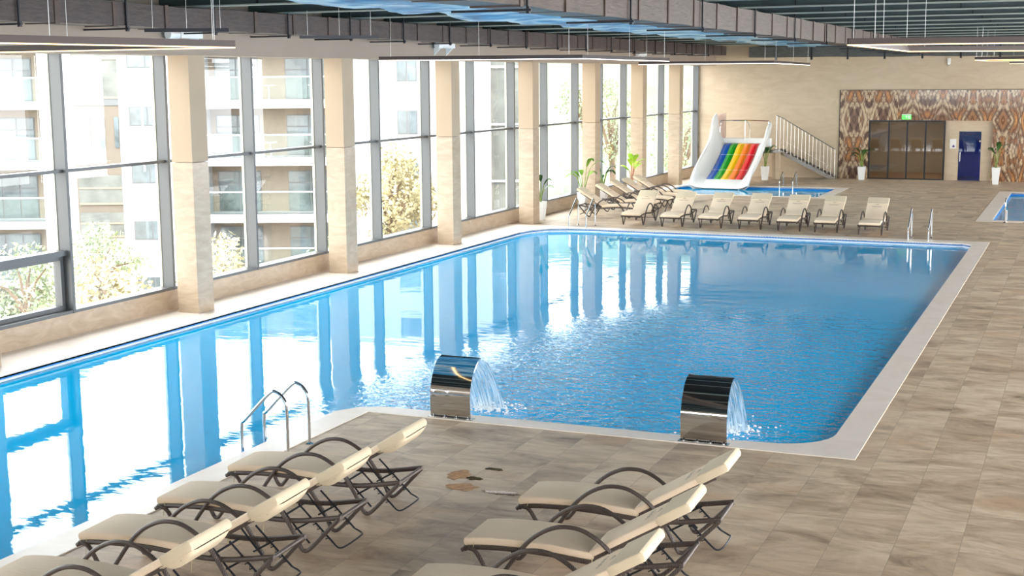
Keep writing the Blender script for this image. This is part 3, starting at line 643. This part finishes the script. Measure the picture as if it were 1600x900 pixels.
def waterfall(x, lab):
    w = .58; rows = []
    for i in range(25):
        t = i/24; y = 16.78+.37+.80*t; z = .80-.10*t-.80*t*t+.0
        sp = .03*t; n_ = 22
        rows.append([(x+.015-sp+(w+2*sp)*j/n_, y+.03*noise.noise((j*.5, i*.2, x)), z+.01*noise.noise((j*.6, i*.15, x+3))) for j in range(n_+1)])
    m = MB(); m.grid(rows)
    tag(m.build('falling_water', M_['fall'], fix=False, smooth=True), 'thin curtain of water falling from the ' + lab + ' cascade', 'water', kind='stuff')
    f = MB(); rng = random.Random(int(x*10))
    for k in range(320):
        a = rng.uniform(0, 2*PI); rr = abs(rng.gauss(0, .22)); px, py = x+.3+math.cos(a)*rr*1.5, 17.98+math.sin(a)*rr*1.2; s = rng.uniform(.008, .03)*(1.2-rr)
        if s <= .004 or py < 17.15: continue
        f.lathe([(s*.3, -.01), (s, 0), (s*.7, s*.6), (s*.1, s*.9)], (px, py, -.10), 6)
    tag(f.build('foam', M_['foam'], smooth=True), 'white foam where water lands at the ' + lab + ' cascade', 'foam', kind='stuff')
cascade(8.17, 'on the near pool edge, left of the two'); cascade(11.78, 'on the near pool edge, right of the two')
waterfall(8.17, 'left'); waterfall(11.78, 'right')

# ------------------------------------------------------------------ slide
e = empty('water_slide', (0, 61.5, 0), 'white water slide with rainbow striped lane at the small pool', 'slide')
ST = [(61.7, 1.68, 1.33, .95), (61.2, 1.62, 1.15, .80), (60.7, 1.36, .62, .52), (60.2, 1.08, .55, .44), (59.6, .80, .58, .40), (59.0, .55, .56, .38), (58.5, .38, .50, .36), (58.1, .27, .42, .32), (57.7, .12, .28, .24), (57.35, -.06, .12, .12)]
def cat(P, n):
    return smoothpts([Vector(p) for p in P], n)
Y = [Vector((a, b_, 0)) for a, b_, c, d in ST]; Q = [Vector((c, d, 0)) for a, b_, c, d in ST]
Y = smoothpts(Y, 5); Q = smoothpts(Q, 5)
XL, XRr = 1.17, 2.76
rowsL = []; rowsR = []; rowsF = []
for a, b_ in zip(Y, Q):
    y, z = a.x-61.5, a.y; hl, hr = b_.x, b_.y
    rowsL.append([(XL, y, z), (XL-.10, y, z+.02), (XL-.26, y, z+.25*hl), (XL-.38, y, z+.6*hl), (XL-.45, y, z+.93*hl), (XL-.52, y, z+hl), (XL-.58, y, z+.96*hl), (XL-.60, y, z+.8*hl), (XL-.50, y, z+.3*hl), (XL-.30, y, z-.12), (XL, y, z-.16)])
    rowsR.append([(XRr, y, z), (XRr+.08, y, z+.02), (XRr+.18, y, z+.25*hr), (XRr+.26, y, z+.6*hr), (XRr+.32, y, z+.93*hr), (XRr+.38, y, z+hr), (XRr+.44, y, z+.96*hr), (XRr+.46, y, z+.8*hr), (XRr+.38, y, z+.3*hr), (XRr+.2, y, z-.12), (XRr, y, z-.16)])
    rowsF.append((y, z))
MB().grid(rowsL).build('side_wall', M_['slide'], e, smooth=True); MB().grid(rowsR).build('side_wall', M_['slide'], e, smooth=True)
cols = ['s_blue', 's_green', 's_yellow', 's_orange', 's_red']
i0 = 3; i1 = 35
for k, cn in enumerate(cols):
    xa = XL+(XRr-XL)*k/5; xb = XL+(XRr-XL)*(k+1)/5; m = MB(); m.grid([[(xa, y, z+.012), (xb, y, z+.012)] for y, z in rowsF[i0:i1+1]]); o = m.build('lane', M_[cn], e, smooth=True, fix=False); o['label'] = cn[2:]+' stripe'
    sd = o.modifiers.new('s', 'SOLIDIFY'); sd.thickness = .01
m = MB(); m.grid([[(XL, y, z), (XRr, y, z), (XRr, y, z-.16), (XL, y, z-.16)] for y, z in rowsF], loop=True); m.build('slide_bed', M_['slide'], e, smooth=True)
m = MB()
for i in (13, 24):
    y, z = rowsF[i]; y2, z2 = rowsF[i+1]; m.bar((XL, y, z+.018), (XRr, y, z+.018), .02, .012)
m.build('joint_strip', M_['white_edge'], e)
m = MB(); m.box((.5, .15, 1.50), (3.2, .45, 1.9)); m.build('top_lip', M_['slide'], e, bevel=.05)
p = empty('slide_platform', (0, 61.9, 0), 'steel and stone platform with handrail behind the slide', 'platform')
MB().box((.35, .25, 1.20), (3.20, 1.25, 1.36)).build('deck', M_['steel'], p)
for x, y, w in ((3.0, 1.0, .16), (3.22, .75, .18), (.6, 1.0, .16)): MB().box((x, y, 0), (x+w, y+w, 1.2)).build('support_column', M_['wallstone'], p)
m = MB(); m.tube(smoothpts([(.85, -.3, 2.1), (.9, -.28, 2.55), (1.05, -.28, 2.68), (2.9, -.28, 2.68), (3.08, -.28, 2.60), (3.12, -.28, 2.2)], 5), .02, 8); m.build('handrail', M_['chrome'], p, smooth=True)
m = MB(); m.tube([(2.02, -.28, 1.75), (2.02, -.28, 2.68)], .018, 8); m.tube(smoothpts([(2.1, -.28, 2.66), (2.2, -.2, 2.4), (2.22, -.2, 1.8)], 4), .014, 8); m.build('rail_post', M_['steel'], p)
m = MB(); m.box((.70, .0, 1.36), (.98, .10, 2.98)); m.box((.98, 0, 1.36), (1.04, .12, 3.02)); m.build('post', M_['pinkpost'], p, bevel=.01)

# ------------------------------------------------------------------ staircase
e = empty('metal_staircase', (0, 63.2, 0), 'open metal staircase with baluster railing against the far wall', 'staircase')
T0, T1 = Vector((3.15, 0, 1.36)), Vector((5.72, 0, .05))
for y in (0, .72): MB().bar((T0.x, y, T0.z-.08), (T1.x, y, T1.z-.02), .04, .16).build('stringer', M_['steel'], e)
for k in range(9):
    q = T0.lerp(T1, (k+.5)/9); MB().box((q.x-.15, 0.02, q.z-.01), (q.x+.15, .70, q.z+.03)).build('tread', M_['dark'], e)
MB().tube([(3.10, 0, 2.88), (3.35, 0, 2.78), (5.80, 0, 1.35)], .022, 8).build('handrail', M_['steel'], e)
for k in range(17):
    t = k/16; x = 3.12+(5.80-3.12)*t; zt = 2.88-(2.88-1.35)*max(0, (x-3.2)/2.6); zb = T0.lerp(T1, t).z-.05
    MB().tube([(x, 0, zb), (x, 0, zt)], .022 if k in (0, 16) else .013, 8).build('baluster', M_['steel'], e)
MB().bar((3.4, 0, 1.75), (5.8, 0, .48), .012, .012).build('mid_rail', M_['steel'], e)

# ------------------------------------------------------------------ plants
def planter(loc, h, label, n, spread, seed, kind='arch', pot_h=.62, pot_w=.17, grp=None, mat='leaf', rz=0):
    e = empty('potted_plant', loc, label, 'plant', grp, rz); rng = random.Random(seed); m = MB()
    rows = [[(sx*w, sy*w, z) for sx, sy in ((-1,-1),(1,-1),(1,1),(-1,1))] for w, z in ((pot_w*.68, 0), (pot_w, pot_h), (pot_w*.88, pot_h), (pot_w*.84, pot_h-.06))]
    m.grid(rows, loop=True); m.f.append((3, 2, 1, 0)); m.m.append(0); m.build('planter_pot', M_['pot'], e, bevel=.008)
    MB().box((-pot_w*.84, -pot_w*.84, pot_h-.09), (pot_w*.84, pot_w*.84, pot_h-.06)).build('soil', M_['soil'], e)
    for k in range(n):
        a = 2*PI*k/n+rng.uniform(-.3, .3); hh = (h-pot_h)*rng.uniform(.6, 1.0); sp = spread*rng.uniform(.6, 1.1)
        d = Vector((math.cos(a), math.sin(a), 0)); base = Vector((rng.uniform(-.04, .04), rng.uniform(-.04, .04), pot_h-.08))
        if kind == 'fan': st_end = base+d*sp*.18+Vector((0, 0, hh*.62))
        else: st_end = base+d*sp*.3+Vector((0, 0, hh*.72))
        MB().tube(smoothpts([base, base.lerp(st_end, .5)+d*-.015, st_end], 4), [.014]*9, 6).build('stem', M_['stemr' if kind == 'fan' else 'stem'], e)
        # leaf: broad blade arching outward
        Lf = []; nseg = 9; up0 = hh*.28
        for i in range(nseg+1):
            t = i/nseg; p = st_end+d*sp*t*(.75)+Vector((0, 0, up0*math.sin(t*PI*.62)*1.1-(.20 if kind == 'arch' else .05)*t*t*sp*1.6))
            w = (.085 if kind == 'arch' else .10)*math.sin(PI*min(1, t*.93+.05))**.8*(h/1.8)
            sd = Vector((-d.y, d.x, 0)); Lf.append([p-sd*w+Vector((0, 0, -.02*w/.08)), p, p+sd*w+Vector((0, 0, -.02*w/.08))])
        o = MB().grid(Lf).build('leaf', M_[mat], e, smooth=True, fix=False)
    return e
planter((-.24, 42.15, 0), 1.72, 'potted plant half hidden behind the column at the pool corner', 6, .50, 3, mat='leafd')
planter((-.18, 46.1, 0), 2.08, 'tall potted plant with long arching leaves behind the nearest window-side lounger', 7, .78, 5)
planter((-.18, 48.3, 0), 1.60, 'potted plant with drooping narrow leaves between two window-side loungers', 9, .80, 8, mat='leafd')
planter((-.18, 51.8, 0), 1.90, 'potted plant with bright yellow-green broad leaves by the windows', 8, .62, 11, 'fan', mat='leafy')
planter((2.90, 61.9, 0), 1.85, 'potted plant with dark upright leaves right of the slide', 8, .55, 14, mat='leafd', pot_h=.62, pot_w=.17)
planter((7.00, 63.3, 0), 1.62, 'potted palm left of the glass doors', 9, .60, 17, mat='leafd', pot_h=.60)
planter((12.80, 62.3, 0), 2.05, 'potted plant with large dark leaves right of the blue door', 5, .62, 21, mat='leafd', pot_h=.72)

# ------------------------------------------------------------------ puddles and stains on the near floor
def blob(name, c, rx, ry, seed, mat, z, label, cat_='puddle', n=40):
    pts = []
    for k in range(n):
        a = 2*PI*k/n; r = 1+.5*noise.noise((math.cos(a)*1.7+seed, math.sin(a)*1.7, seed))+.25*noise.noise((math.cos(a)*5+seed, math.sin(a)*5, 1)); pts.append((c[0]+rx*r*math.cos(a), c[1]+ry*r*math.sin(a)))
    o = poly_obj(name, [pts], z, mat, depth=.002); tag(o, label, cat_); return o
blob('rust_stain', (9.72, 14.38), .13, .20, 2, M_['rust'], .004, 'rusty orange stain on the floor, farther of the two', 'stain')
blob('rust_stain', (9.98, 13.92), .18, .13, 6, M_['rust'], .004, 'rusty orange stain on the floor, nearer of the two', 'stain')
blob('puddle', (9.98, 14.28), .10, .07, 9, M_['puddle'], .004, 'small dark puddle beside the farther rusty stain')
blob('puddle', (10.02, 14.72), .12, .05, 12, M_['puddle'], .004, 'thin dark puddle farthest from the near loungers')
blob('puddle', (10.50, 13.88), .22, .07, 15, M_['puddle'], .004, 'longest dark puddle, by the foot of the near right lounger')

# ------------------------------------------------------------------ outdoors: ground, two apartment wings, building in the gap, hillside, trees
EXY = (CX, 0)
fh = Vector((-math.sin(YAW), math.cos(YAW), 0)); rh = Vector((math.cos(YAW), math.sin(YAW), 0))
gm = MB(); gm.box((-160, -60, -6.4), (-1.12, 190, -6.2)); tag(gm.build('ground', M_['ground']), kind='structure')
def wing(name, D, label): 
    o = Vector((CX, 0, 0))+fh*D; return empty(name, (o.x, o.y, 0), label, 'building', rz=YAW)
def balconies(e, s0, s1, ztops, thick, dep=1.7, wins=()):
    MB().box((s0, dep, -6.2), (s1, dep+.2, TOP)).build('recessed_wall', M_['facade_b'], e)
    for z in ztops:
        MB().box((s0, 0, z-thick), (s1, dep, z)).build('balcony_slab', M_['facade'], e)
        r = MB(); r.add([(s0, .05, z), (s1, .05, z), (s1, .05, z+1.1), (s0, .05, z+1.1)], [(0, 1, 2, 3)]); rr = r.build('railing_glass', M_['rail_glass'], e, fix=False)
        MB().box((s0, .02, z+1.1), (s1, .08, z+1.17)).build('top_rail', M_['facade'], rr)
        for a, b_ in wins:
            w = MB().box((a, dep-.04, z), (b_, dep-.01, z+2.1)).build('window', M_['outframe'], e)
            k = max(1, round((b_-a)/1.0)); g = MB()
            for i in range(k):
                xa = a+(b_-a)*i/k+.04; xb = a+(b_-a)*(i+1)/k-.04; g.box((xa, dep-.06, z+.05), (xb, dep-.035, z+1.45)); g.box((xa, dep-.06, z+1.52), (xb, dep-.035, z+2.04))
            g.build('pane', M_['pane_out'], w)
TOP = 9.6
A = wing('apartment_wing', 66, 'white apartment wing with glass balconies seen through the leftmost window')
zt = [3.71+2.87*k for k in range(-3, 2)]
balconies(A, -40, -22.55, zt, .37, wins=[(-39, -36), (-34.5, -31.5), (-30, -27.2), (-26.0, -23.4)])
m = MB(); m.box((-22.55, 0, -6.2), (-21.2, .9, TOP)); m.box((-40, 0, TOP-.3), (-21.2, 2, TOP)); m.box((-40.5, 0, -6.2), (-40, 2, TOP)); m.box((-40, 1.9, -6.2), (-22.5, 2.0, TOP)); m.build('wall', M_['facade'], A)
furn = MB()
for z in zt[2:5]:
    for s in (-24.6, -27.6):
        furn.lathe([(.22, 0), (.03, .03), (.03, .68), (.32, .7), (.32, .73)], (s, .8, z), 10)
furn.build('balcony_table', M_['white'], A)
TOP = 8.6
B = wing('apartment_wing', 69, 'white apartment wing with balconies and small square windows seen through the middle windows')
zt = [3.68+2.87*k for k in range(-3, 2)]
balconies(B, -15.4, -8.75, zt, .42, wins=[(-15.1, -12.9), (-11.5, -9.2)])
m = MB(); m.box((-19.6, 0, -6.2), (-15.4, 12, TOP)); m.box((-8.75, 0, -6.2), (-1.0, 12, TOP)); m.box((-1.0, .8, -6.2), (1.2, 12, TOP)); m.box((-15.4, 1.95, -6.2), (-8.75, 12, TOP)); m.build('wall', M_['facade'], B)
for z in [3.40+2.87*k for k in range(-3, 2)]:
    w = MB().box((-19.1, -.03, z-.97), (-17.2, .02, z)).build('window', M_['outframe'], B); MB().box((-19.03, -.05, z-.92), (-18.2, -.02, z-.05)).box((-18.12, -.05, z-.92), (-17.27, -.02, z-.05)).build('pane', M_['pane_out'], w)
for z in [3.12+2.62*k for k in range(-3, 3)]:
    w = MB().box((-5.68, -.03, z-1.2), (-4.66, .02, z)).build('window', M_['outframe'], B); MB().box((-5.62, -.05, z-1.15), (-5.2, -.02, z-.06)).box((-5.14, -.05, z-1.15), (-4.72, -.02, z-.06)).build('pane', M_['pane_out'], w)
g = MB(); g.box((-1.0, .7, -6.2), (1.2, .8, TOP)); g.build('glazed_strip', M_['curtain'], B)
m = MB()
for z in [2.3+2.87*k for k in range(-3, 3)]: m.box((-1.0, .6, z), (1.2, .72, z+.12))
m.build('strip_rail', M_['facade'], B)
furn = MB()
for z in zt[2:5]:
    for s in (-12.2, -9.9): furn.lathe([(.22, 0), (.03, .03), (.03, .68), (.32, .7), (.32, .73)], (s, .8, z), 10)
furn.build('balcony_table', M_['white'], B)
C_ = wing('tan_building', 95, 'tan building with dark window bands in the gap between the white wings')
m = MB(); m.box((-38, 0, -6.2), (-20, 14, 9.5)); m.build('wall', M_['far_b'], C_)
for z0, z1, x0, x1 in ((3.6, 8.6, -30.0, -26.2), (-3.7, -1.8, -30, -26.5), (-6.0, -4.4, -30, -26)):
    w = MB().box((x0, -.05, z0), (x1, 0, z1)).build('window', M_['curtain'], C_); 
    g = MB(); g.box((x0, -.1, z0-.15), (x1+.3, -.03, z0)); g.box((x0, -.1, (z0+z1)/2), (x1, -.03, (z0+z1)/2+.12)); g.build('window_ledge', M_['facade_b'], w)
for k in range(3): MB().box((-29.3+k*.98, -.05, .1), (-29.0+k*.98, 0, 2.2)).build('window', M_['pane_out'], C_)
MB().box((-30.5, -.06, 3.0), (-26, 0, 3.5)).build('stone_band', M_['outframe'], C_)
hm = MB(); rows = []
for i in range(30):
    x = -95+i*4.2; rows.append([(x, y, -6.2+max(0, (y-96))*.55*(1+.25*noise.noise((x*.05, y*.05, 0)))) for y in (94, 98, 104, 112, 120, 130)])
hm.grid(rows); tag(hm.build('hillside', M_['hill'], fix=False, smooth=True), 'pale green hillside far beyond the windows', 'hill')
def tree(x, y, zc, r, seed, label, mat, n=1500, hgt=None, grp=None):
    e = empty('tree', (x, y, -6.2), label, 'tree', grp); rng = random.Random(seed); zc += 6.2
    br = MB(); br.tube(smoothpts([(0, 0, 0), (.1, 0, zc*.4), (0, .1, zc*.8), (0, 0, zc)], 3), [.22-.015*i for i in range(10)], 8)
    cl = []
    for k in range(15):
        d = Vector((rng.gauss(0, 1), rng.gauss(0, 1), rng.gauss(0, 1))).normalized(); c = Vector((0, 0, zc))+Vector((d.x*r*.75, d.y*r*.75, d.z*r*.7)); cl.append(c)
        br.tube([(0, 0, zc*.72), tuple(Vector((0, 0, zc)).lerp(c, .5)), tuple(c)], [.08, .05, .02], 5)
    br.build('trunk', M_['bark'], e, smooth=True)
    m = MB()
    for k in range(n):
        c = cl[k % len(cl)]; d = Vector((rng.gauss(0, 1), rng.gauss(0, 1), rng.gauss(0, 1))).normalized()*(r*.42*rng.random()**.4); p = c+d; s = rng.uniform(.06, .14)
        a = Vector((rng.gauss(0, 1), rng.gauss(0, 1), rng.gauss(0, 1))).normalized(); b_ = a.cross(d.normalized() if d.length > 0 else Vector((0,0,1)))
        if b_.length < .1: continue
        b_.normalize(); m.add([p-a*s, p+b_*s*.5, p+a*s, p-b_*s*.5], [(0, 1, 2, 3)])
    m.build('crown', M_[mat], e, fix=False)
    return e
tree(-9.8, 49.4, -.1, 2.1, 1, 'yellow-green tree before the white wing with small windows', 'foliage', 5200)
tree(-12.9, 35.9, -2.4, 1.7, 2, 'yellow-green tree at the foot of the first whole window bay', 'foliage', 3600)
tree(-12.6, 41.6, -2.6, 1.7, 3, 'yellow-green tree low in front of the balconies', 'foliage', 3600)
tree(-10.8, 47.2, -3.0, 1.5, 4, 'olive shrub-like tree left of the largest yellow-green tree', 'foliage_d', 2400)
tree(-20.9, 40.6, -3.4, 1.9, 5, 'dark olive tree low behind the leftmost window', 'foliage_d', 2400)
tree(-23.8, 48.4, -3.6, 2.0, 6, 'dark olive tree in the gap between the wings', 'foliage_d', 2400)
rng = random.Random(99)
spots_t = [(-9.5, 77), (-5, 84.5), (-13, 87), (-8, 92), (-17, 93), (-3.8, 71.5), (-21.5, 90), (-1.5, 92)]
for k, (x, y) in enumerate(spots_t):
    tree(x, min(y, 93), 1.5+rng.uniform(-1, 2.5), 2.3, 20+k, 'green tree on the slope beyond the far windows', 'foliage_d', 1800, grp='trees on the slope')

# ------------------------------------------------------------------ light
w = bpy.data.worlds.new('sky'); scn.world = w; w.use_nodes = True; nt = w.node_tree; bg = nt.nodes['Background']
tc = N(nt, 'ShaderNodeTexCoord'); mp = N(nt, 'ShaderNodeMapping'); mp.inputs['Scale'].default_value = (1, 1, 2.5); L(nt, tc, 'Generated', mp, 0)
nz = N(nt, 'ShaderNodeTexNoise', Scale=2.2, Detail=4); L(nt, mp, 0, nz, 'Vector')
rp = ramp(nt, [(.4, (.90, .95, 1.0)), (.6, (1, .99, .97))]); L(nt, nz, 'Fac', rp, 'Fac'); L(nt, rp, 'Color', bg, 'Color'); bg.inputs['Strength'].default_value = 13.0
sn = bpy.data.lights.new('sun', 'SUN'); sn.energy = 3.0; sn.angle = R(2); sn.color = (1, .96, .9)
so = bpy.data.objects.new('sun', sn); col.objects.link(so); dv = Vector((-.30, .75, -.80)).normalized(); so.rotation_euler = dv.to_track_quat('-Z', 'Y').to_euler()
scn.view_settings.view_transform = 'Standard'; scn.view_settings.look = 'None'; scn.view_settings.gamma = 1; scn.view_settings.use_curve_mapping = False
scn.view_settings.exposure = -.40
